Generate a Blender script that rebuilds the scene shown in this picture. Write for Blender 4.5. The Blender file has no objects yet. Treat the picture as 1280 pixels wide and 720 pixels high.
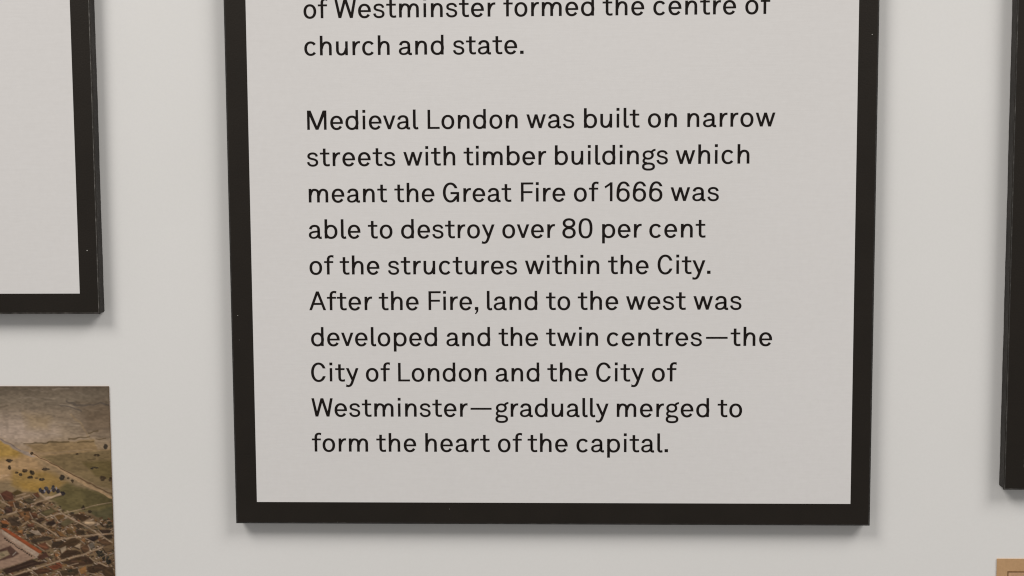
import bpy, math, random
import numpy as np
from mathutils import Matrix, Vector

C = bpy.context.scene.collection
S = 0.001                                   # everything below is in millimetres
T = 7.0                                     # panel fronts stand at y = 0, the wall at y = T

# ------------------------------------------------------------------ camera
YAW, PITCH, ROLL = -0.03532284, -0.09051928, -0.00544613
CX, DIST, CZ, FPX = 144.2205, 630.4284, 159.1583, 1700.0
cy, sy, cp, sp = math.cos(YAW), math.sin(YAW), math.cos(PITCH), math.sin(PITCH)
FWD = np.array([sy*cp, cy*cp, sp])
_r = np.array([cy, -sy, 0.0]); _u = np.cross(_r, FWD)
RIGHT = math.cos(ROLL)*_r + math.sin(ROLL)*_u
UP = -math.sin(ROLL)*_r + math.cos(ROLL)*_u
cam = bpy.data.cameras.new('camera')
cam.sensor_fit = 'HORIZONTAL'; cam.sensor_width = 36.0; cam.lens = 36.0*FPX/1280.0
cam.clip_start = 0.01; cam.clip_end = 50.0
cam_o = bpy.data.objects.new('camera', cam); C.objects.link(cam_o)
cam_o.matrix_world = Matrix(((RIGHT[0], UP[0], -FWD[0], CX*S), (RIGHT[1], UP[1], -FWD[1], -DIST*S),
                             (RIGHT[2], UP[2], -FWD[2], CZ*S), (0, 0, 0, 1)))
bpy.context.scene.camera = cam_o

def on_plane(px, py, y=0.0):
    """measured photograph position (1280 x 720) -> x, z in mm on the wall-parallel plane y"""
    d = RIGHT*((px-640)/FPX) + UP*((360-py)/FPX) + FWD
    t = (DIST+y)/d[1]
    return CX+d[0]*t, CZ+d[2]*t

# ------------------------------------------------------------------ light
w = bpy.data.worlds.new('World'); bpy.context.scene.world = w; w.use_nodes = True
bg = w.node_tree.nodes['Background']
bg.inputs[0].default_value = (1.0, 0.985, 0.962, 1); bg.inputs[1].default_value = 0.298
def lamp(name, loc, target, size, power, col):
    l = bpy.data.lights.new(name, 'AREA'); l.shape = 'DISK'; l.size = size; l.energy = power; l.color = col
    o = bpy.data.objects.new(name, l); C.objects.link(o); o.location = loc
    o.rotation_euler = (Vector(target)-Vector(loc)).to_track_quat('-Z', 'Y').to_euler()
lamp('gallery_lamp_left', (-1.05, -1.30, 1.75), (0.1, 0, 0.1), 1.0, 32.0, (1.0, 0.972, 0.935))
lamp('gallery_lamp_right', (1.50, -1.25, 1.75), (0.15, 0, 0.1), 1.15, 32.0, (1.0, 0.978, 0.945))
vs = bpy.context.scene.view_settings
bpy.context.scene.display_settings.display_device = 'sRGB'
vs.view_transform = 'Standard'; vs.look = 'None'; vs.exposure = 0.0; vs.gamma = 1.0; vs.use_curve_mapping = False
bpy.context.scene.cycles.max_bounces = 6
bpy.context.scene.cycles.filter_width = 1.15

# ------------------------------------------------------------------ materials
class NT:
    def __init__(s, name):
        s.m = bpy.data.materials.new(name); s.m.use_nodes = True
        s.t = s.m.node_tree; s.b = s.t.nodes['Principled BSDF']
    def n(s, kind, **kw):
        nd = s.t.nodes.new(kind)
        for k, v in kw.items():
            if k in nd.inputs: nd.inputs[k].default_value = v
            else: setattr(nd, k, v)
        return nd
    def l(s, a, b): s.t.links.new(a, b)
    def coords(s, scale):
        tc = s.n('ShaderNodeTexCoord'); mp = s.n('ShaderNodeMapping'); mp.inputs['Scale'].default_value = scale
        s.l(tc.outputs['Object'], mp.inputs['Vector']); return mp.outputs['Vector']
    def noise(s, scale, vec, detail=3.0, rough=0.55):
        nz = s.n('ShaderNodeTexNoise'); nz.inputs['Scale'].default_value = scale
        nz.inputs['Detail'].default_value = detail; nz.inputs['Roughness'].default_value = rough
        s.l(vec, nz.inputs['Vector']); return nz.outputs['Fac']
    def ramp(s, fac, stops):
        r = s.n('ShaderNodeValToRGB'); e = r.color_ramp.elements
        e[0].position, e[0].color = stops[0][0], (*stops[0][1], 1)
        e[1].position, e[1].color = stops[-1][0], (*stops[-1][1], 1)
        for p, c in stops[1:-1]:
            k = e.new(p); k.color = (*c, 1)
        s.l(fac, r.inputs['Fac']); return r.outputs['Color']
    def mix(s, a, b, fac=0.5, mode='MULTIPLY'):
        m = s.n('ShaderNodeMix', data_type='RGBA', blend_type=mode); m.inputs[0].default_value = fac
        s.l(a, m.inputs[6]); s.l(b, m.inputs[7]); return m.outputs[2]
    def bump(s, h, strength, dist):
        b = s.n('ShaderNodeBump'); b.inputs['Strength'].default_value = strength; b.inputs['Distance'].default_value = dist
        s.l(h, b.inputs['Height']); s.l(b.outputs['Normal'], s.b.inputs['Normal'])
    def rough(s, v, spec=0.5):
        s.b.inputs['Roughness'].default_value = v; s.b.inputs['Specular IOR Level'].default_value = spec

def mat_wall():
    k = NT('wall_paint'); v = k.coords((1, 1, 1))
    c = k.ramp(k.noise(9, v, 4), [(0.3, (0.741, 0.726, 0.706)), (0.7, (0.758, 0.741, 0.723))])
    f = k.ramp(k.noise(900, v, 2), [(0.25, (0.98, 0.98, 0.98)), (0.75, (1, 1, 1))])
    k.l(k.mix(c, f, 1.0), k.b.inputs['Base Color']); k.rough(0.55, 0.25)
    k.bump(k.noise(300, v, 3), 0.05, 0.0004); return k.m
def mat_face():
    k = NT('printed_white'); a = k.coords((1, 1, 1)); v = k.coords((0.16, 1, 1.6))
    c = k.ramp(k.noise(6, a, 3), [(0.3, (0.706, 0.682, 0.667)), (0.7, (0.727, 0.703, 0.691))])
    st = k.ramp(k.noise(520, v, 4, 0.65), [(0.25, (0.972, 0.972, 0.972)), (0.75, (1, 1, 1))])
    gr = k.ramp(k.noise(340, a, 4, 0.7), [(0.25, (0.962, 0.960, 0.957)), (0.75, (1, 1, 1))])
    k.l(k.mix(k.mix(c, st, 1.0), gr, 1.0), k.b.inputs['Base Color']); k.rough(0.42, 0.3)
    k.bump(k.noise(700, v, 3), 0.06, 0.0004); return k.m
def mat_black(name, lo, hi, rough):
    k = NT(name); v = k.coords((1, 1, 1))
    c = k.ramp(k.noise(60, v, 4), [(0.3, lo), (0.7, hi)])
    f = k.ramp(k.noise(1600, v, 3), [(0.3, (0.7, 0.7, 0.7)), (0.7, (1, 1, 1))])
    k.l(k.mix(c, f, 1.0), k.b.inputs['Base Color']); k.rough(rough, 0.38); k.b.inputs['Specular Tint'].default_value = (1.0, 0.93, 0.85, 1)
    k.bump(k.noise(1300, v, 3), 0.2, 0.0004); return k.m
def mat_worn(name, g):
    k = NT(name); v = k.coords((1, 1, 1))
    c = k.ramp(k.noise(210, v, 5, 0.7), [(0.34, (0.016, 0.014, 0.012)), (0.50, (0.075*g, 0.068*g, 0.061*g)), (0.66, (0.19*g, 0.175*g, 0.16*g))])
    k.l(c, k.b.inputs['Base Color']); k.rough(0.5, 0.4); return k.m
def mat_flat(name, col, rough=0.6, spec=0.3):
    k = NT(name); v = k.coords((1, 1, 1))
    f = k.ramp(k.noise(800, v, 3), [(0.3, tuple(0.85*x for x in col)), (0.7, tuple(min(1, 1.1*x) for x in col))])
    k.l(f, k.b.inputs['Base Color']); k.rough(rough, spec); return k.m
def mat_tan():
    k = NT('tan_paper'); a = k.coords((1, 1, 1)); v = k.coords((1.0, 1, 0.5))
    c = k.ramp(k.noise(70, v, 5), [(0.3, (0.46, 0.275, 0.135)), (0.7, (0.54, 0.33, 0.17))])
    f = k.ramp(k.noise(900, a, 3), [(0.25, (0.88, 0.88, 0.88)), (0.75, (1, 1, 1))])
    k.l(k.mix(c, f, 1.0), k.b.inputs['Base Color']); k.rough(0.6, 0.3); return k.m
def mat_paint():
    k = NT('picture_print'); at = k.n('ShaderNodeVertexColor', layer_name='ink')
    v = k.coords((1, 1, 1.5))
    f = k.ramp(k.noise(500, v, 3, 0.5), [(0.25, (0.92, 0.92, 0.92)), (0.75, (1.05, 1.05, 1.05))])
    k.l(k.mix(at.outputs['Color'], f, 1.0), k.b.inputs['Base Color']); k.rough(0.55, 0.12); return k.m

M = dict(wall=mat_wall(), face=mat_face(), black=mat_black('black_print', (0.0075, 0.0050, 0.0031), (0.0108, 0.0075, 0.0050), 0.49),
         foam=mat_black('black_board_edge', (0.022, 0.020, 0.019), (0.046, 0.042, 0.039), 0.75),
         groove=mat_flat('groove_shade', (0.006, 0.0055, 0.005)), worn=mat_worn('worn_black_edge', 0.85), rubbed=mat_worn('rubbed_black_edge', 0.30), scuffed=mat_worn('scuffed_black_edge', 0.5),
         ink=mat_flat('black_ink', (0.0100, 0.0066, 0.0052), 0.6, 0.12), dust=mat_flat('pale_dust', (0.42, 0.40, 0.37)),
         tan=mat_tan(), tanin=mat_flat('tan_paper_inner', (0.50, 0.30, 0.175)), brown=mat_flat('brown_rule', (0.20, 0.105, 0.042)), paint=mat_paint())

# ------------------------------------------------------------------ mesh helpers
def obj(name, verts, faces, mat, parent=None):
    me = bpy.data.meshes.new(name)
    me.from_pydata([(x*S, y*S, z*S) for x, y, z in verts], [], faces); me.update()
    o = bpy.data.objects.new(name, me); C.objects.link(o)
    if mat: me.materials.append(mat)
    if parent: o.parent = parent; o.matrix_parent_inverse = Matrix.Translation(-parent.location)
    return o
def thing(name, label, cat, loc):
    o = bpy.data.objects.new(name, None); C.objects.link(o); o.empty_display_size = 0.02
    o.location = tuple(c*S for c in loc); o['label'] = label; o['category'] = cat; return o
def box(x0, x1, y0, y1, z0, z1):
    v = [(x0, y0, z0), (x1, y0, z0), (x1, y1, z0), (x0, y1, z0), (x0, y0, z1), (x1, y0, z1), (x1, y1, z1), (x0, y1, z1)]
    return v, [(0, 1, 5, 4), (1, 2, 6, 5), (2, 3, 7, 6), (3, 0, 4, 7), (4, 5, 6, 7), (3, 2, 1, 0)]
def outline(x0, x1, z0, z1, step, jit, rng, r=0.5):
    """board outline, slightly uneven like a hand-cut edge, corners a little rounded"""
    pts = []
    cs = [(x0, z0), (x1, z0), (x1, z1), (x0, z1)]
    for i in range(4):
        (ax, az), (bx, bz) = cs[i], cs[(i+1) % 4]
        L = math.hypot(bx-ax, bz-az); dx, dz = (bx-ax)/L, (bz-az)/L; nx, nz = dz, -dx
        n = max(2, int((L-2*r)/step)); drift = 0.0
        for k in range(n+1):
            s = r+(L-2*r)*k/n; drift = 0.85*drift+rng.uniform(-jit, jit)
            o = drift-jit*0.5
            pts.append((ax+dx*s+nx*o, az+dz*s+nz*o))
    return pts
def slab(pts, y0, y1):
    n = len(pts)
    v = [(x, y0, z) for x, z in pts]+[(x, y1, z) for x, z in pts]
    return v, [tuple(range(n)), tuple(range(2*n-1, n-1, -1))]+[(i, n+i, n+(i+1) % n, (i+1) % n) for i in range(n)]

# ------------------------------------------------------------------ the wall
wall = obj('wall', *box(-1800, 2100, T, T+60, -1200, 2200), M['wall']); wall['kind'] = 'structure'

# ------------------------------------------------------------------ panels
def panel(name, label, x0, x1, z0, z1, bl, br, bb, bt, seed, wear):
    rng = random.Random(seed)
    t = thing(name, label, 'sign', ((x0+x1)/2, T, z0))
    obj('backing_board', *slab(outline(x0+0.12, x1-0.12, z0+0.12, z1-0.12, 1.6, 0.045, rng), 1.75, T), M['foam'], t)
    obj('spacer', *box(x0+0.7, x1-0.7, 1.15, 1.8, z0+0.7, z1-0.7), M['groove'], t)
    # front sheet: side walls, a small black chamfer, a rim where the print is rubbed, and the black front
    fr = lambda i, y: [(x0+i, y, z0+i), (x1-i, y, z0+i), (x1-i, y, z1-i), (x0+i, y, z1-i)]
    band = lambda a, b: [(a+k, a+(k+1) % 4, b+(k+1) % 4, b+k) for k in range(4)]
    obj('front_board', fr(0, 1.2)+fr(0, .22)+fr(.26, .06)+fr(.66, 0), band(0, 4)+band(4, 8)+[(12, 13, 14, 15)], M['black'], t)
    obj('worn_edge', fr(.26, .06)+fr(.66, 0), band(0, 4), wear, t)
    obj('printed_face', *box(x0+bl, x1-br, -0.05, 0.3, z0+bb, z1-bt), M['face'], t)
    return t

centre = panel('information_panel', 'black bordered panel printed with the paragraph about medieval London and the Great Fire', -10.22, 289.18, -10.42, 520, 10.22, 9.18, 10.42, 10.3, 1, M['rubbed'])
left = panel('information_panel', 'blank white panel edge with black border, hanging above the aerial town picture', -372.6, -72.57, 90.03, 520, 9.8, 9.28, 9.72, 9.7, 2, M['worn'])
right = panel('information_panel', 'black panel edge at the right, hanging above the tan framed sheet', 350.75, 650.0, 6.95, 520, 9.1, 9.2, 10.6, 9.7, 3, M['scuffed'])
for o in (centre, left, right): o['group'] = 'black bordered panels on the wall'

def specks(parent, pts):
    for px, py, r in pts:
        x, z = on_plane(px, py, 0); n = 7; rng = random.Random(int(px*7+py))
        v = [(x, -0.16, z)]
        for k in range(n):
            a = 2*math.pi*k/n; q = r*rng.uniform(0.7, 1.3)
            v.append((x+q*math.cos(a), -0.02, z+q*math.sin(a)))
        obj('dust_speck', v, [(0, 1+k, 1+(k+1) % n) for k in range(n)], M['dust'], parent)
specks(left, [(108.8, 313.2, 0.30)])
specks(centre, [(1090.3, 43.2, 0.20), (562, 636.3, 0.13), (421.6, 652.6, 0.11), (297.2, 394.4, 0.15), (299, 425, 0.12)])

# ------------------------------------------------------------------ lettering
PW, PH = 55.0, 44.0                         # pen width on vertical / horizontal strokes, font units (x-height 268)
def bez(path):
    out = []; tk = path.replace(',', ' ').split(); i = 0; cur = None
    while i < len(tk):
        c = tk[i]; i += 1
        if c == 'M': cur = (float(tk[i]), float(tk[i+1])); i += 2; out.append(cur)
        elif c == 'L':
            cur = (float(tk[i]), float(tk[i+1])); i += 2; out.append(cur)
        else:
            while i < len(tk) and tk[i] not in 'MLC':
                q = [float(a) for a in tk[i:i+6]]; i += 6
                for k in range(1, 13):
                    s = k/12; r = 1-s
                    out.append((r**3*cur[0]+3*r*r*s*q[0]+3*r*s*s*q[2]+s**3*q[4], r**3*cur[1]+3*r*r*s*q[1]+3*r*s*s*q[3]+s**3*q[5]))
                cur = (q[4], q[5])
    return out
def arc(cx, cy_, rx, ry, a0, a1, n=40, p=2.15):
    out = []
    for k in range(n+1):
        a = math.radians(a0+(a1-a0)*k/n); c, s = math.cos(a), math.sin(a)
        out.append((cx+rx*math.copysign(abs(c)**(2/p), c), cy_+ry*math.copysign(abs(s)**(2/p), s)))
    return out
def ring(cx, cy_, rx, ry, n=48, p=2.15, pen=None): return ('s', arc(cx, cy_, rx, ry, 0, 360, n, p)[:-1], True, 'b', 'b', pen)
def st(path, c0='b', c1='b', pen=None): return ('s', bez(path) if isinstance(path, str) else path, False, c0, c1, pen)
def rc(x0, y0, x1, y1): return ('p', [(x0, y0), (x1, y0), (x1, y1), (x0, y1)])
def pg(*pts): return ('p', list(pts))
def vstem(x, y0, y1): return rc(x-1, y0, x+53, y1)
X = 268
HOOK_T = 'M 87 345 L 87 88 C 87 34 108 16 144 16 C 164 16 178 18 191 23'
G = {
 'o': (28, 249, 28, [ring(124.5, 131, 99, 119)]),
 'c': (28, 236, 23, [st(arc(124.5, 131, 99, 119, 37, 323))]),
 'e': (28, 248, 26, [st([(224, 112)]+arc(124, 131, 98, 119, 0, 327), 'h', 'b'), rc(40, 111, 226, 148)]),
 'a': (26, 252, 20, [st('M 34 184 C 40 228 72 250 116 250 C 168 250 197 224 197 172 L 197 58 C 197 26 212 13 232 13 C 240 13 246 15 252 18', 'b', 'v'),
                     st('M 199 140 C 165 137 130 136 95 129 C 48 120 25 102 25 70 C 25 34 52 12 94 12 C 150 12 188 48 199 96', 'v', 'v', (50, 37))]),
 's': (20, 220, 18, [st('M 191 190 C 184 232 152 251 110 251 C 62 251 28 230 28 196 C 28 158 66 149 110 140 C 160 129 194 114 194 72 C 194 34 158 11 110 11 C 60 11 26 34 19 82', 'b', 'b', (48, 41))]),
 't': (10, 190, 12, [st(HOOK_T, 'h', 'v', (53, 42)), rc(0, 229, 60, 266), rc(114, 229, 188, 266)]),
 'f': (12, 186, 0, [st('M 80 0 L 80 290 C 80 340 106 364 146 364 C 162 364 174 361 187 354', 'h', 'v', (53, 42)), rc(0, 229, 54, 266), rc(106, 229, 182, 266)]),
 'l': (44, 97, 12, [st('M 25.5 380 L 25.5 68 C 25.5 30 44 13 68 13 C 80 13 88 16 97 21', 'h', 'v', (54, 44))]),
 'i': (44, 56, 42, [rc(2, 0, 53, X), rc(-1, 324, 57, 380)]),
 'r': (44, 150, 10, [vstem(0, 0, X), st('M 30 120 C 46 205 82 250 128 250 C 137 250 143 249 150 247', 'b', 'v', (48, 43))]),
 'n': (44, 229, 42, [vstem(0, 0, X), st('M 32 130 C 46 215 86 249 126 249 C 176 249 203.5 216 203.5 162 L 203.5 0', 'b', 'h', (54, 44))]),
 'h': (44, 229, 42, [vstem(0, 0, 379), st('M 32 130 C 46 215 86 249 126 249 C 176 249 203.5 216 203.5 162 L 203.5 0', 'b', 'h', (54, 44))]),
 'm': (44, 384, 42, [vstem(0, 0, X), st('M 32 140 C 44 218 76 249 111 249 C 160 249 191 220 191 166 L 191 0', 'b', 'h', (54, 44)),
                     st('M 200 140 C 212 218 246 249 281 249 C 330 249 358.5 218 358.5 164 L 358.5 0', 'b', 'h', (54, 44))]),
 'u': (42, 230, 44, [st('M 25.5 268 L 25.5 106 C 25.5 48 54 15 102 15 C 146 15 188 52 198 134', 'h', 'b', (54, 44)), rc(179, 0, 230, X)]),
 'd': (28, 250, 44, [ring(127, 131, 102, 119), rc(199, 0, 250, 380)]),
 'b': (44, 252, 28, [ring(125, 131, 102, 119), vstem(0, 0, 380)]),
 'p': (44, 254, 28, [ring(127, 131, 102, 119), vstem(0, -112, X)]),
 'g': (20, 260, 4, [ring(120, 178, 85, 71, 44, 2.1, (48, 40)), st('M 176 222 C 202 262 226 277 262 279', 'b', 'v', (44, 40)),
                    st('M 62 112 C 30 92 20 62 42 40 C 52 30 70 27 96 25', 'b', 'b', (44, 36)), ring(126, -45, 102, 59, 44, 2.45, (48, 40))]),
 'y': (8, 252, 6, [pg((0, X), (56, X), (146, 62), (120, -2)), st('M 225 268 L 132 10 C 112 -50 92 -93 46 -93 C 28 -93 14 -89 3 -82', 'h', 'v', (53, 42))]),
 'v': (6, 246, 6, [pg((0, X), (55, X), (150, 0), (96, 0)), pg((246, X), (191, X), (96.5, 0.3), (149.5, 0.3))]),
 'w': (10, 380, 10, [pg((0, X), (53, X), (136, 0), (84, 0)), pg((216, X), (164, X), (84.5, 0.3), (135.5, 0.3)), pg((164.5, X-.3), (215.5, X-.3), (296, 0), (244, 0)), pg((380, X), (327, X), (244.5, .3), (295.5, .3))]),
 'W': (6, 428, 4, [pg((0, 371), (52, 371), (134, 0), (78, 0)), pg((240, 371), (184, 371), (78.5, .3), (133.5, .3)), pg((184.5, 370.7), (239.5, 370.7), (358, 0), (302, 0)), pg((428, 371), (376, 371), (302.5, .3), (357.5, .3))]),
 'M': (48, 382, 48, [rc(0, 0, 51, 375), rc(331, 0, 382, 375), pg((0.4, 374.6), (72, 374.6), (221, 0), (165, 0)), pg((381.6, 374.4), (310, 374.4), (165.5, .3), (220.5, .3))]),
 'L': (48, 236, 10, [rc(0, 0, 52, 373), rc(52, 0, 236, 39)]),
 'F': (48, 243, 8, [rc(0, 0, 52, 375), rc(52, 335, 243, 375), rc(52, 166, 226, 205)]),
 'C': (24, 302, 20, [st(arc(150, 184, 123, 175, 25, 335, 44, 2.1), 'h', 'h', (56, 44))]),
 'G': (24, 320, 46, [st(arc(150, 184, 123, 175, 27, 325, 44, 2.1)+[(290, 112)], 'h', 'b', (56, 44)), rc(269, 0, 320, 152), rc(150, 152, 320, 194)]),
 'A': (6, 337, 6, [pg((0, 0), (54, 0), (196, 375), (140, 375)), pg((337, 0), (283, 0), (140.5, 374.7), (195.5, 374.7)), rc(84, 106, 253, 146)]),
 '1': (30, 155, 46, [rc(104, 0, 155, 370), pg((118, 370), (104, 312), (16, 252), (0, 290))]),
 '6': (31, 260, 27, [ring(130, 120, 103, 111), st('M 27 128 C 25 292 72 365 140 365 C 190 365 214 336 234 288', 'b', 'h', (53, 42))]),
 '8': (28, 260, 28, [ring(130, 288, 97, 75), ring(130, 100, 104, 91)]),
 '0': (30, 270, 30, [ring(135, 186, 109, 177, 52, 2.45)]),
 '.': (30, 68, 30, [rc(0, 0, 68, 62)]),
 ',': (30, 74, 30, [rc(4, 0, 72, 60), pg((72, 0.2), (72, 20), (66, -32), (40, -68), (14, -84), (4, -66), (26, -44), (34, 0.2))]),
 '-': (0, 412, 0, [rc(0, 141, 412, 180)]),
}
def strip(pts, closed, c0, c1, pen):
    pw, ph = pen or (PW, PH); n = len(pts); L, R = [], []
    for i in range(n):
        if closed: a, b = pts[i-1], pts[(i+1) % n]
        else: a, b = pts[max(0, i-1)], pts[min(n-1, i+1)]
        tx, ty = b[0]-a[0], b[1]-a[1]; q = math.hypot(tx, ty) or 1; tx /= q; ty /= q
        nx, ny = -ty, tx; h = 0.5*math.hypot(pw*nx, ph*ny); x, y = pts[i]
        l, r = [x+nx*h, y+ny*h], [x-nx*h, y-ny*h]
        cap = None if closed else (c0 if i == 0 else c1 if i == n-1 else None)
        if cap == 'h' and abs(ty) > 0.25:
            for e in (l, r): k = (y-e[1])/ty; e[0] += tx*k; e[1] = y
        if cap == 'v' and abs(tx) > 0.25:
            for e in (l, r): k = (x-e[0])/tx; e[1] += ty*k; e[0] = x
        L.append(l); R.append(r)
    f = [(i, i+1, n+i+1, n+i) for i in range(n-1)]
    if closed: f.append((n-1, 0, n, 2*n-1))
    return L+R, f
SHAPES = {}
for ch, (lsb, gw, rsb, parts) in G.items():
    SHAPES[ch] = []
    for p in parts:
        if p[0] == 'p': SHAPES[ch].append((p[1], [tuple(range(len(p[1])))]))
        else: SHAPES[ch].append(strip(p[1], p[2], p[3], p[4], p[5]))
U = 0.02358                                 # mm per font unit
def natural(wd):
    tot = 0
    for i, c in enumerate(wd):
        l, g, r, _ = G[c]; tot += g+(l if i else 0)+(r if i < len(wd)-1 else 0)
    return tot
STRETCH = []
def text_line(z0, x0, z1, x1, words):
    """words: (text, ink start px, ink end px), measured along the line"""
    v, f = [], []
    slope = (z1-z0)/(x1-x0)
    for wd, a, b, ypx in words:
        xa = on_plane(a, ypx)[0]; xb = on_plane(b, ypx)[0]
        nat = natural(wd)*U; n = len(wd)
        if n > 1:
            sx = 1.0; gap = (xb-xa-nat)/(n-1)
            if abs(gap) > 0.12:
                sx = (xb-xa-math.copysign(0.12, gap)*(n-1))/nat; gap = math.copysign(0.12, gap)
        else: sx = (xb-xa)/nat; gap = 0
        STRETCH.append((wd, round(gap, 3), round(sx, 3)))
        pen = xa
        for i, c in enumerate(wd):
            l, g, r, _ = G[c]
            if i: pen += l*U*sx+gap
            zb = z0+slope*(pen-x0)
            for k, (pts, fc) in enumerate(SHAPES[c]):
                b0 = len(v)
                v += [(pen+px*U*sx, -0.085-0.008*k, zb+py*U) for px, py in pts]
                f += [tuple(b0+j for j in q) for q in fc]
            pen += (g+r)*U*sx
    return obj('text_line', v, f, M['ink'], centre)

# each line: baseline heights seen at its two ends, then its words with the ink start and end
ROWS = [
 (0, 384, 22.8, 963, 17.0, 'of 379.5 409.2 Westminster 418 619.2 formed 629.2 742.5 the 753.2 805.2 centre 816.7 920 of 931.7 963'),
 (1, 384, 69.2, 650, 67.3, 'church 380.5 487 and 498.5 554.5 state. 566.5 654.5'),
 (3, 384, 162.5, 965, 158.0, 'Medieval 384 522.5 London 534.5 647 was 658 718 built 730 799.2 on 810 846 narrow 859.2 969.2'),
 (4, 386, 208, 934, 204.5, 'streets 384 494.2 with 504.2 569 timber 579.5 682.7 buildings 693.7 835 which 844.5 936.7'),
 (5, 388, 253.2, 895, 251.2, 'meant 386 483.7 the 493 543 Great 553.7 639 Fire 651.2 706.5 of 717.5 748 1666 755.7 828 was 838.2 898.7'),
 (6, 388, 298.2, 880, 297, 'able 386 450.5 to 460 490.5 destroy 501.5 618.2 over 628 693.7 80 703 740.5 per 752.7 802 cent 811.7 881.7'),
 (7, 390, 343.2, 888, 342.5, 'of 387 417 the 424.7 474.2 structures 485.2 646.5 within 656.2 749 the 760 810.7 City. 822 888.2'),
 (8, 390, 387.7, 925, 387, 'After 386.5 465.2 the 473.5 523.2 Fire, 535.7 598 land 608.7 671.5 to 682.5 712.7 the 722.2 772.7 west 782.5 857 was 866.7 927'),
 (9, 391, 432.5, 962, 432.5, 'developed 389 546.2 and 558 612.5 the 623.2 672.5 twin 682.5 747.5 centres 758.7 877.5 - 882.5 909.5 the 913.2 965'),
 (10, 391, 476.7, 840, 476.7, 'City 389 448.2 of 457.5 487.5 London 497.7 608 and 619.5 674 the 684.2 734.5 City 745.2 805 of 815 845.7'),
 (11, 392, 520.5, 925, 521.2, 'Westminster 389.5 584.5 - 588.2 614.5 gradually 619.2 760.7 merged 771 886.2 to 897 927.5'),
 (12, 392, 564.2, 835, 565, 'form 390 460 the 470.5 520.2 heart 531.7 612 of 622.5 652.5 the 659.5 709.5 capital. 720.7 835'),
]
for idx, xa, ya, xb, yb, txt in ROWS:
    tk = txt.split(); words = [(tk[i], float(tk[i+1]), float(tk[i+2])) for i in range(0, len(tk), 3)]
    fitz = 226.444-16.85137*idx
    X0, Z0 = on_plane(xa, ya); X1, Z1 = on_plane(xb, yb)
    Z0, Z1 = 0.3*fitz+0.7*Z0, 0.3*fitz+0.7*Z1
    ws = [(t, a, b, ya+(yb-ya)*((a+b)/2-xa)/(xb-xa)-8) for t, a, b in words]
    text_line(Z0, X0, Z1, X1, ws)

# ------------------------------------------------------------------ the aerial picture, painted cell by cell
PY = T-0.6
PX1, PZ1 = -71.70, 54.45
PX0, PZ0 = -165.0, -62.0
CELL = 0.27
nx, nz = int((PX1-PX0)/CELL), int((PZ1-PZ0)/CELL)
gx = np.linspace(PX0, PX1, nx+1); gz = np.linspace(PZ1, PZ0, nz+1)
GX, GZ = np.meshgrid(gx, gz)
rs = np.random.RandomState(5)
def lin(c):
    c = np.asarray(c, float)/255.0
    return np.where(c <= 0.04045, c/12.92, ((c+0.055)/1.055)**2.4)
def smooth(sx_, sz_):
    hh, ww = max(3, int(nz/sz_)), max(3, int(nx/sx_)); a = rs.rand(hh+2, ww+2)
    yi = np.linspace(0, hh, nz+1); xi = np.linspace(0, ww, nx+1)
    y0 = yi.astype(int); x0 = xi.astype(int); fy = (yi-y0)[:, None]; fx = (xi-x0)[None]
    fy = fy*fy*(3-2*fy); fx = fx*fx*(3-2*fx)
    return (a[y0][:, x0]*(1-fy)*(1-fx)+a[y0+1][:, x0]*fy*(1-fx)+a[y0][:, x0+1]*(1-fy)*fx+a[y0+1][:, x0+1]*fy*fx)-0.5
IMG = np.zeros((nz+1, nx+1, 3))
def pp(p): return on_plane(p[0], p[1], PY)
vz = [pp((70, v))[1] for v in (483, 500, 520, 545, 570, 620, 720)][::-1]
cs = [lin(c) for c in [(84, 73, 61), (103, 91, 77), (114, 99, 83), (130, 113, 95), (128, 105, 78), (112, 95, 72), (100, 84, 66)]][::-1]
for k in range(3): IMG[..., k] = np.interp(GZ, vz, [c[k] for c in cs])
warpx, warpz = smooth(9, 9)*1.1+smooth(22, 22)*1.3, smooth(9, 7)*0.9
WX, WZ = GX+warpx, GZ+warpz
rng = random.Random(11)
def soft(d, e): return np.clip(0.5-d/e, 0, 1)
WARP = True
def window(P, pad):
    xs = [p[0] for p in P]; zs = [p[1] for p in P]
    i0 = int(np.clip((PZ1-max(zs)-pad)/CELL, 0, nz)); i1 = int(np.clip((PZ1-min(zs)+pad)/CELL, i0+1, nz+1))
    j0 = int(np.clip((min(xs)-pad-PX0)/CELL, 0, nx)); j1 = int(np.clip((max(xs)+pad-PX0)/CELL, j0+1, nx+1))
    return slice(i0, i1), slice(j0, j1)
def blend(mask, col, amt=1.0):
    ys, xs = np.nonzero(mask > 0.002)
    if not len(ys): return
    q = (slice(ys.min(), ys.max()+1), slice(xs.min(), xs.max()+1))
    m = (mask[q]*amt)[..., None]; IMG[q] = IMG[q]*(1-m)+lin(col)*m
def poly(pts, col, amt=1.0, edge=0.45, warp=None):
    warp = WARP if warp is None else warp
    P = [pp(p) for p in pts]
    area = sum(P[i-1][0]*P[i][1]-P[i][0]*P[i-1][1] for i in range(len(P)))
    sl = window(P, edge+3.5)
    x, z = (WX[sl], WZ[sl]) if warp else (GX[sl], GZ[sl])
    ins = np.zeros(x.shape, bool); dmin = np.full(x.shape, 1e9)
    for i in range(len(P)):
        (ax, az), (bx, bz) = P[i-1], P[i]
        ins ^= ((az > z) != (bz > z)) & (x < (bx-ax)*(z-az)/((bz-az) or 1e-9)+ax)
        L2 = (bx-ax)**2+(bz-az)**2 or 1e-9
        s = np.clip(((x-ax)*(bx-ax)+(z-az)*(bz-az))/L2, 0, 1)
        dmin = np.minimum(dmin, np.hypot(x-ax-s*(bx-ax), z-az-s*(bz-az)))
    m = np.zeros(GX.shape); m[sl] = soft(np.where(ins, -dmin, dmin), edge); blend(m, col, amt)
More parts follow.
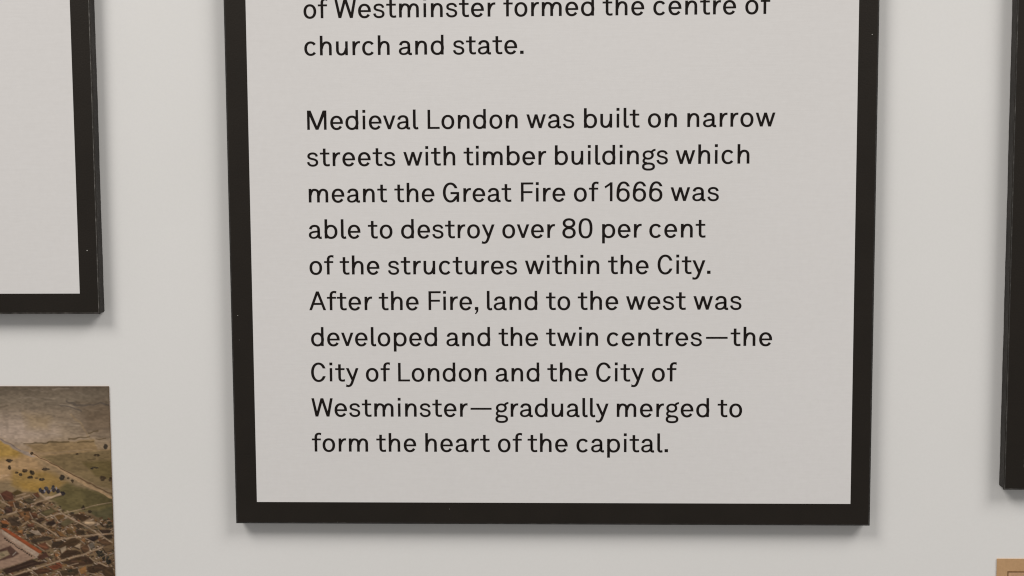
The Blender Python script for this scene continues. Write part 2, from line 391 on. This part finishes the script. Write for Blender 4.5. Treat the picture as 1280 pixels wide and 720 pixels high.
def road(pts, wpx, col, amt=1.0, edge=0.4, warp=None):
    warp = WARP if warp is None else warp
    P = [pp(p) for p in pts]; sl = window(P, edge+wpx*0.2+3.5)
    x, z = (WX[sl], WZ[sl]) if warp else (GX[sl], GZ[sl])
    dmin = np.full(x.shape, 1e9)
    for (ax, az), (bx, bz) in zip(P, P[1:]):
        L2 = (bx-ax)**2+(bz-az)**2 or 1e-9
        s = np.clip(((x-ax)*(bx-ax)+(z-az)*(bz-az))/L2, 0, 1)
        dmin = np.minimum(dmin, np.hypot(x-ax-s*(bx-ax), z-az-s*(bz-az)))
    m = np.zeros(GX.shape); m[sl] = soft(dmin-wpx*0.19, edge); blend(m, col, amt)
def blob(px, py, rx, ry, col, amt=0.95):
    if rx*ry > 3.5:                                             # a clump: several uneven touches of the brush
        for k in range(6):
            f = rng.uniform(.8, 1.25); a = k*1.05+rng.uniform(-.4, .4)
            blob(px+rx*.55*math.cos(a), py+ry*.55*math.sin(a), min(1.8, rx*.5), min(1.8, ry*.5), tuple(int(x*f) for x in col), amt)
        return
    x, z = pp((px, py))
    d = np.hypot((GX-x+warpx*0.8)/(rx*0.38), (GZ-z+warpz*0.8)/(ry*0.38))
    blend(np.clip((1.25-d)/0.5, 0, 1), col, amt)
# cloudy far ground
for k in range(70):
    px, py = rng.uniform(-120, 140), rng.uniform(486, 546)
    road([(px, py), (px+rng.uniform(8, 30), py+rng.uniform(-2, 4))], rng.uniform(.8, 2.0), rng.choice([(78, 68, 58), (84, 75, 64), (66, 56, 46), (128, 114, 100)]), rng.uniform(.25, .6), .9)
poly([(-160, 520), (40, 522), (70, 540), (30, 556), (-160, 560)], (150, 132, 118), 0.75, 9)
poly([(30, 515), (62, 522), (60, 538), (34, 536)], (126, 106, 76), 0.55, 4)
poly([(100, 505), (146, 500), (146, 545), (104, 540)], (88, 72, 56), 0.6, 6)
road([(85, 501), (97, 507), (118, 506), (124, 503), (135, 507)], 2.0, (72, 64, 58), .7)
road([(76, 508), (92, 509), (100, 514)], 1.8, (74, 66, 60), .7)
road([(88, 518), (100, 530), (112, 546), (130, 562)], 2.4, (122, 104, 82), .8)
# fields
poly([(-160, 530), (-5, 545), (22, 562), (30, 572), (10, 578), (-160, 600)], (140, 110, 54), 0.9, 3.2)
poly([(-160, 580), (20, 572), (38, 566), (58, 590), (40, 598), (-160, 612)], (148, 119, 86), 0.85, 3.0)
poly([(14, 588), (60, 588), (84, 604), (66, 618), (28, 614), (14, 606)], (128, 101, 54), 0.8, 2.6)
poly([(24, 602), (60, 602), (50, 614), (28, 613)], (138, 107, 52), 0.6, 2.4)
poly([(32, 556), (118, 549), (122, 562), (46, 566)], (120, 98, 68), 0.8, 1.0)
poly([(50, 570), (140, 562), (142, 612), (118, 606), (84, 588)], (100, 84, 58), 0.85, 1.0)
poly([(104, 578), (142, 575), (142, 600), (120, 596)], (82, 70, 40), 0.7, 1.6)
poly([(62, 622), (84, 604), (142, 621), (142, 637), (104, 640), (80, 641)], (82, 73, 44), 0.86, 1.8)
poly([(104, 612), (142, 622), (142, 632), (106, 632)], (68, 60, 38), 0.7, 2.4)
poly([(112, 640), (142, 632), (143, 655), (118, 650)], (68, 63, 42), 0.9, 1.4)
# lanes and hedges
road([(-60, 516), (-5, 545), (26, 564), (44, 570)], 4.0, (128, 114, 104), .85)
road([(-40, 528), (8, 552), (26, 563)], 1.4, (98, 82, 76), .7)
road([(38, 566), (62, 578), (100, 602), (140, 622)], 3.6, (150, 122, 92), .75)
road([(40, 567), (62, 577), (101, 599), (140, 618)], 1.3, (72, 50, 32), .85)
road([(-60, 600), (10, 594), (-4, 600)], 1.6, (160, 132, 104), .7)
for a, b, c, d, wd in [(30, 555, 60, 553, 1.8), (60, 553, 86, 552, 2.2), (86, 549, 114, 546, 1.6), (96, 553, 118, 552, 1.6), (120, 549, 133, 547, 1.5), (112, 541, 124, 539, 1.7),
                       (111, 575, 120, 574, 1.2), (80, 567, 140, 562, .8), (60, 568, 120, 563, 1.0)]:
    road([(a, b), (c, d)], wd, (72, 58, 36) if wd > 1.1 else (132, 108, 76), .8)
# outlying trees and sheds
DK = [(48, 40, 30), (56, 44, 32), (44, 38, 32)]
for px, py, rx, ry in [(40, 567, 2, 2), (11, 575.5, 5, 2), (11, 584, 2, 3), (21, 591, 2.5, 1.6), (26, 593, 2.4, 1.8), (31, 588, 3.2, 3), (39, 591, 3.2, 3.4), (37, 597, 3, 2), (45, 597, 2.6, 1),
                       (52, 599, 4, 2), (57, 586, 7, 2), (77, 597, 3.8, 3), (85, 598, 2, 1.6), (90, 602, 2.2, 2), (129, 598, 4, 3), (138, 599, 2.4, 3), (133, 558, 2.6, 3.4), (121, 569, 5, 2), (96, 567, 2.4, 1.4),
                       (104, 635, 2.6, 3), (112, 640, 3, 2), (90, 641, 3, 1.8), (98, 645, 6, 2), (103, 649, 3, 1.4), (124, 653, 4, 1.6), (136, 653, 3, 4), (118, 585, 7, 1.6)]:
    blob(px, py, rx, ry, rng.choice(DK), .92)
for px, py in [(50, 613), (57, 611), (65, 609)]: blob(px, py, 2.6, 3, (52, 50, 54))
for px, py in [(53, 615), (60, 615), (67, 613), (73, 614), (79, 616.5)]: blob(px, py, 3, 2.6, (46, 40, 42))
for px, py in [(55, 614), (63, 613), (70, 611)]: blob(px, py, 1.0, 1.8, (120, 116, 122), .8)
road([(46, 628), (60, 622), (76, 617)], 2.0, (158, 136, 116), .85); road([(52, 627), (78, 619)], .8, (60, 46, 38), .8)
# town: terraces of small roofs on two street directions
poly([(-160, 606), (0, 614), (44, 616), (60, 626), (78, 643), (110, 642), (143, 655), (146, 800), (-160, 800)], (98, 79, 58), 0.95, 1.0)
ROOF = [(54, 38, 27), (62, 44, 30), (46, 37, 29), (80, 55, 36), (88, 54, 36), (56, 46, 34), (42, 33, 27), (70, 54, 37), (92, 66, 38), (62, 55, 39), (50, 38, 28)]
def house(px, py, l, wd, d):
    a = math.radians(d+rng.uniform(-6, 6)); ux, uy = math.cos(a), math.sin(a); vx_, vy_ = -uy*0.8, ux*0.8
    q = lambda s, t: (px+ux*s+vx_*t, py+uy*s+vy_*t)
    c = rng.choice(ROOF); c2 = tuple(min(255, int(x*1.2)) for x in c)
    poly([q(-l, -wd), q(l, -wd), q(l, 0), q(-l, 0)], c2, .9, .35)
    poly([q(-l, 0), q(l, 0), q(l, wd), q(-l, wd)], c, .95, .35)
    if rng.random() < .5: poly([q(-l, wd), q(l, wd), q(l, wd+1.4), q(-l, wd+1.4)], rng.choice([(156, 136, 118), (140, 116, 94), (128, 112, 100)]), .85, .35)
spots = []
for row in range(26):
    for colm in range(34):
        px = -62+colm*7.6+(row % 2)*3.6+rng.uniform(-1.4, 1.4); py = 617+row*6.8+rng.uniform(-1.2, 1.2)
        if py < 618+max(0, (px-30))*0.36+max(0, px-80)*-0.1: continue
        if px > 150: continue
        spots.append((px, py))
WARP = False
small = [q for q in spots if q[0] > -6 and q[1] < 726]
spots = [q for q in spots if q[0] < -3 or q[1] > 722]
for px, py in spots: house(px, py, rng.uniform(2.6, 5.6), rng.uniform(1.5, 3.0), rng.choice([30, 30, -18, -22]))
def shade(c, k): return tuple(min(255, int(x*k)) for x in c)
BR, LT, DR = (72, 50, 34), (152, 130, 110), (52, 39, 30)
for px, py in small:
    for k in range(4):
        house(px+rng.uniform(-4, 4), py+rng.uniform(-3.4, 3.4), rng.uniform(1.1, 2.4), rng.uniform(.8, 1.3), rng.choice([30, 30, -18, -22]))
TOWN = [
 # quarter near the fields
 ((78, 48, 36), (0, 617, 8, 613, 16, 616, 17, 625, 5, 625)), ((76, 60, 34), (15, 616, 22, 612, 29, 616, 20, 620)), ((70, 60, 44), (29, 625, 37, 622, 45, 627.5, 36, 629.5)),
 ((80, 52, 36), (41, 617.5, 47.5, 615, 50, 621, 46, 622)), ((58, 42, 32), (45, 630, 53, 627.5, 54, 630, 47, 632)), ((78, 68, 46), (50, 641, 64, 635, 71, 639, 57, 645)),
 ((104, 68, 44), (9, 627.5, 19, 626, 20, 633, 12.5, 633)), ((62, 48, 36), (17, 627.5, 24, 627.5, 24, 633, 19, 634)), ((62, 44, 36), (6, 635, 15, 633, 16, 640, 8, 641)),
 ((66, 52, 40), (10, 646.5, 23, 646, 27, 656, 16, 657.5)), ((102, 71, 46), (22, 640, 37, 638, 39, 647, 32, 652)), ((56, 42, 30), (28, 636, 37, 634, 40, 638, 32, 639)),
 ((70, 46, 32), (37, 640, 47, 642.5, 47, 647, 41, 647.5)), (DR, (45, 650, 52, 646.5, 57, 649, 50, 653)), ((50, 38, 32), (57.5, 653, 67, 650, 70, 654, 64, 657.5)),
 ((72, 46, 34), (33, 655, 43, 656, 42, 659, 36, 659)), ((114, 72, 44), (0, 651, 8, 650, 12, 655, 6, 658)), ((100, 74, 44), (68, 645, 78, 643, 80, 647, 72, 650)),
 ((60, 44, 30), (87, 642, 95, 643, 103, 642.5, 112, 647, 103, 651, 98, 647)), ((88, 77, 54), (75, 654, 84, 648, 93, 652.5, 80, 658)), ((136, 115, 92), (102, 653, 112, 649, 122, 654, 112, 658)),
 ((74, 58, 40), (94, 656, 101, 653, 106, 657, 99, 660)), ((84, 62, 40), (58, 660, 66, 658, 72, 663, 64, 666)), ((64, 50, 36), (46, 658, 54, 660, 58, 665, 50, 665)),
 # behind the long hall
 ((118, 80, 48), (21, 664, 28, 662.5, 28, 668)), ((56, 48, 38), (32, 668, 42, 666, 43, 669, 33, 672)), ((148, 128, 110), (36, 664, 47, 663, 53, 669, 44, 668)), ((54, 44, 34), (38, 675, 58, 670, 68, 673, 42, 678)),
 ((92, 58, 40), (45, 681, 57, 678, 62, 686, 55, 687.5)), ((54, 42, 32), (66, 677, 80, 676, 80, 682, 65, 685)), ((96, 68, 44), (14, 657, 22, 658, 24, 663, 17, 662)),
 # right-hand streets
 ((108, 77, 46), (70, 664, 75, 664, 82.5, 671, 75, 670)), ((86, 64, 38), (82, 662, 90, 662, 93, 667.5, 85, 667)), ((56, 44, 32), (95, 662, 105, 662.5, 106, 667.5, 97, 668)), ((76, 58, 40), (109, 662, 120, 667, 112, 667.5)),
 ((48, 36, 28), (123, 662, 139, 662.5, 138, 666, 127, 666)), ((68, 51, 35), (70, 685, 87, 674, 91, 671, 101, 676, 94, 682)), ((108, 76, 48), (101, 675, 107, 672.5, 106, 679)), ((44, 34, 30), (107, 672.5, 122.5, 669, 123, 673, 117, 677)),
 ((142, 121, 98), (92.5, 683, 101, 679, 100, 686)), ((142, 123, 102), (75, 686, 82.5, 682.5, 82.5, 687.5, 77, 692)), ((80, 58, 40), (101, 684, 110, 679, 112, 687.5, 105, 691)), ((92, 82, 72), (110, 681, 115, 678, 119, 683, 113, 686)),
 ((58, 42, 31), (75, 694, 84, 687.5, 95, 687.5, 102, 691, 77.5, 698)), ((76, 56, 40), (122, 677, 131, 673, 140, 680, 132, 682)), ((104, 82, 60), (128, 684, 138, 681, 140, 688, 132, 690)), ((52, 40, 30), (129, 669, 140, 668, 141, 673, 134, 673)),
 ((62, 45, 33), (78, 702.5, 103, 695, 114, 697.5, 117, 704, 95, 707.5)), ((118, 65, 44), (70, 702.5, 77, 706, 77.5, 710, 70, 707)), ((128, 91, 54), (98, 712, 107, 707.5, 108, 715, 101, 718)), ((58, 42, 31), (109, 709, 127, 704, 135, 710, 113, 717.5)),
 ((60, 48, 35), (74, 714, 97.5, 710, 98, 717.5, 77, 719)), ((64, 48, 34), (128, 712, 141, 708, 143, 720, 132, 721)), ((66, 45, 32), (40, 713, 58, 710, 67, 714, 47, 718)), ((60, 42, 32), (18, 719, 36, 714.5, 40, 718, 24, 723)),
 ((108, 61, 40), (60, 708, 69, 706, 75, 710, 67, 712.5)), ((98, 58, 40), (68, 703, 75, 702.5, 78, 708)),
]
WALLS = [(19, 625, 37, 619, 2), (20, 620, 32, 617, 1.5), (50, 617, 57, 622, 2.6), (40, 630, 62, 623, 2.0), (62, 623, 76, 618.5, 1.5), (57.5, 646.5, 77, 641, 2), (0, 625, 12, 632, 2), (9, 643.5, 20, 640, 2.4), (20, 640, 21, 636, 2),
 (27.5, 657, 35, 651.5, 1.5), (40, 651, 53, 657.5, 2.2), (53, 657.5, 70, 668, 2), (78, 642, 110, 659, 2.4), (110, 659, 140, 678, 1.8), (80, 641, 104, 636, 1.4), (104, 636, 122, 631, 1.0), (122, 631, 139, 628, 1.0),
 (70, 675, 95, 671, 2.4), (95, 671, 123, 668, 2.0), (123, 668, 141, 667, 1.8), (58, 679, 63, 683, 2), (72, 702, 105, 693, 2.4), (105, 693, 128, 684, 2.2), (12, 721, 46, 710, 2.6), (46, 710, 72, 702, 2.4), (121, 702.5, 133, 707.5, 2.2),
 (110, 716, 130, 720, 1.4), (62, 661, 70, 656, 1.4), (30, 646, 22, 651, 1.2), (112, 697, 121, 703, 1.4), (84, 708, 98, 704, 1.0)]
for k in range(140):                                             # small sheds and yards between the big roofs
    px, py = rng.uniform(-2, 142), rng.uniform(622, 722)
    if py < 618+max(0, px-40)*0.34: continue
    a = math.radians(rng.choice([30, -18])); L = rng.uniform(1.5, 4)
    road([(px, py), (px+L*math.cos(a), py+L*math.sin(a))], rng.uniform(.8, 2.2), rng.choice([BR, DR, DR, (92, 62, 40), (70, 62, 42), (140, 118, 96), (58, 46, 36)]), rng.uniform(.5, .95), .5)
for c, q in TOWN:
    P = [(q[i], q[i+1]) for i in range(0, len(q), 2)]
    poly([(x-.9, y+1.1) for x, y in P], shade(DR, .85), .8, .7)
    poly(P, shade(c, .93), .95, .6)
    mx = sum(p[0] for p in P)/len(P); my = sum(p[1] for p in P)/len(P); top = min(P, key=lambda p: p[1]); rt = max(P, key=lambda p: p[0])
    road([((mx+P[0][0])/2, (my+P[0][1])/2), ((mx+rt[0])/2, (my+rt[1])/2)], rng.uniform(1.0, 2.0), shade(c, rng.choice([.65, .75, 1.25, 1.4])), .6, .7)
    if rng.random() < .6: road([(P[0][0], P[0][1]+.6), (P[-1][0], P[-1][1]+.8)], 1.0, LT if rng.random() < .4 else DR, .6, .5)
for ax, ay, bx, by, wd in WALLS: road([(ax, ay), ((ax+bx)/2+rng.uniform(-.5, .5), (ay+by)/2+rng.uniform(-.5, .5)), (bx, by)], wd*.72, (140, 118, 96), .8, .5)
for px, py, rx, ry in [(7, 658, 4, 3), (64, 660, 2, 2), (20, 660, 3, 2), (30, 643, 2, 1.6), (44, 661, 2.4, 1.6), (70, 694, 3, 2.4), (98, 700, 3, 2), (84, 700, 2.4, 2), (106, 701, 3, 2), (118, 711, 3, 2), (88, 714, 3, 2), (137, 656, 4, 5)]:
    blob(px, py, rx, ry, rng.choice([(50, 38, 28), (66, 50, 32), (46, 42, 32)]), .85)
# the long hall with its arcade, court and dark wing
poly([(-60, 640), (4, 663), (44, 697), (22, 705), (-60, 730)], (126, 102, 86), .95, .8)
poly([(1, 660), (8, 660.5), (53, 689.5), (49, 692)], (124, 64, 38), 1, .5, False)
road([(4, 662), (49, 691)], 1.2, (106, 58, 36), .6, .5, False)
poly([(2, 662), (49, 692), (46, 697), (3, 668)], (144, 124, 108), .95, .5, False)
for k in range(24):
    s = k/23; road([(4+44*s, 666+28*s), (4+44*s-.6, 669+28*s)], .5, (112, 96, 84), .5, .4, False)
for k in range(15):
    s = k/14; blob(6+34*s, 673.5+21*s, 1.2, 1.2, (48, 38, 30), .9)
poly([(-60, 700), (0, 687), (13, 682), (24, 692), (16, 697), (-60, 716)], (62, 43, 36), .95, .7)
poly([(-60, 698), (0, 690), (9, 688), (12, 693), (0, 699), (-60, 709)], (124, 107, 84), .95, .8)
blob(3, 694, 3, 2, (88, 78, 58), .6); road([(16, 694), (20, 690)], .7, (150, 140, 128), .8)
poly([(3, 712.5), (40, 699), (47, 702), (60, 702.5), (8, 718)], (48, 34, 27), 1, .7)
road([(12, 713), (44, 703)], 1.2, (66, 50, 40), .7, .6)
poly([(47, 696), (57, 690), (62, 696), (48, 700)], (62, 40, 32), .95, .7)
blob(71, 694, 2.6, 2.2, (112, 76, 48), .8)
for px, py, rx, ry in [(126, 692, 5, 4), (132, 698, 6, 3), (136, 702, 4, 3), (122, 690, 3, 2)]: blob(px, py, rx, ry, (41, 37, 31), .95)
# brush grain of the print itself
grain = 1+smooth(5, 2.4)*0.34+smooth(14, 7)*0.24+smooth(18, 14)*0.12
tone = 1.0-0.10*np.clip((GX-PX0-70)/(PX1-PX0-70), 0, 1)**2
IMG = np.clip(IMG*(grain*tone)[..., None]*1.40, 0.004, 0.9)
edge = np.minimum(np.minimum(PX1-GX, PZ1-GZ), 2.0)
IMG *= (0.62+0.38*np.clip(edge/0.35, 0, 1))[..., None]          # dark trimmed rim of the print
nv = (nx+1)*(nz+1)
co = np.stack([GX.ravel()*S, np.full(nv, PY*S), GZ.ravel()*S], 1)
ii = np.arange(nx*nz); r0 = ii//nx; c0_ = ii % nx; q0 = r0*(nx+1)+c0_
quads = np.stack([q0, q0+nx+1, q0+nx+2, q0+1], 1)
pic = thing('picture_print', 'aerial picture of a town with red roofs and fields, mounted below the left panel', 'picture', ((PX0+PX1)/2, T, PZ0))
me = bpy.data.meshes.new('printed_image')
me.vertices.add(nv); me.vertices.foreach_set('co', co.ravel())
me.loops.add(4*nx*nz); me.loops.foreach_set('vertex_index', quads.ravel().astype(np.int32))
me.polygons.add(nx*nz); me.polygons.foreach_set('loop_start', np.arange(0, 4*nx*nz, 4, dtype=np.int32))
me.update(calc_edges=True); me.validate()
ca = me.color_attributes.new('ink', 'FLOAT_COLOR', 'POINT')
ca.data.foreach_set('color', np.concatenate([IMG.reshape(-1, 3), np.ones((nv, 1))], 1).astype(np.float32).ravel())
me.materials.append(M['paint'])
po = bpy.data.objects.new('printed_image', me); C.objects.link(po); po.parent = pic; po.matrix_parent_inverse = Matrix.Translation(-pic.location)
obj('mount_board', *box(PX0, PX1, PY+0.03, T, PZ0, PZ1), M['brown'], pic)

# ------------------------------------------------------------------ the tan sheet
ty = T-0.6
tan = thing('framed_sheet', 'tan sheet with a thin brown inner rule, below the right black panel', 'picture', (430, T, -150))
tx0, tz1, ix, iz = 350.74, -27.9, 355.9, -34.1
obj('border', *box(tx0, 520, ty, T, -150, tz1), M['tan'], tan)
obj('inner_sheet', *box(ix, 514.8, ty-0.05, ty+0.1, -143.8, iz), M['tanin'], tan)
rv, rf = [], []
for a in (box(ix-0.22, 515, ty-0.12, ty+0.1, iz-0.28, iz+0.28), box(ix-0.2, ix+0.25, ty-0.11, ty+0.1, -143.8, iz-0.29), box(514.6, 515, ty-0.11, ty+0.1, -143.8, iz-0.29), box(ix-0.22, 515, ty-0.12, ty+0.1, -144.2, -143.81)):
    b = len(rv); rv += a[0]; rf += [tuple(b+j for j in q) for q in a[1]]
obj('rule', rv, rf, M['brown'], tan)
print('STRETCH', STRETCH)
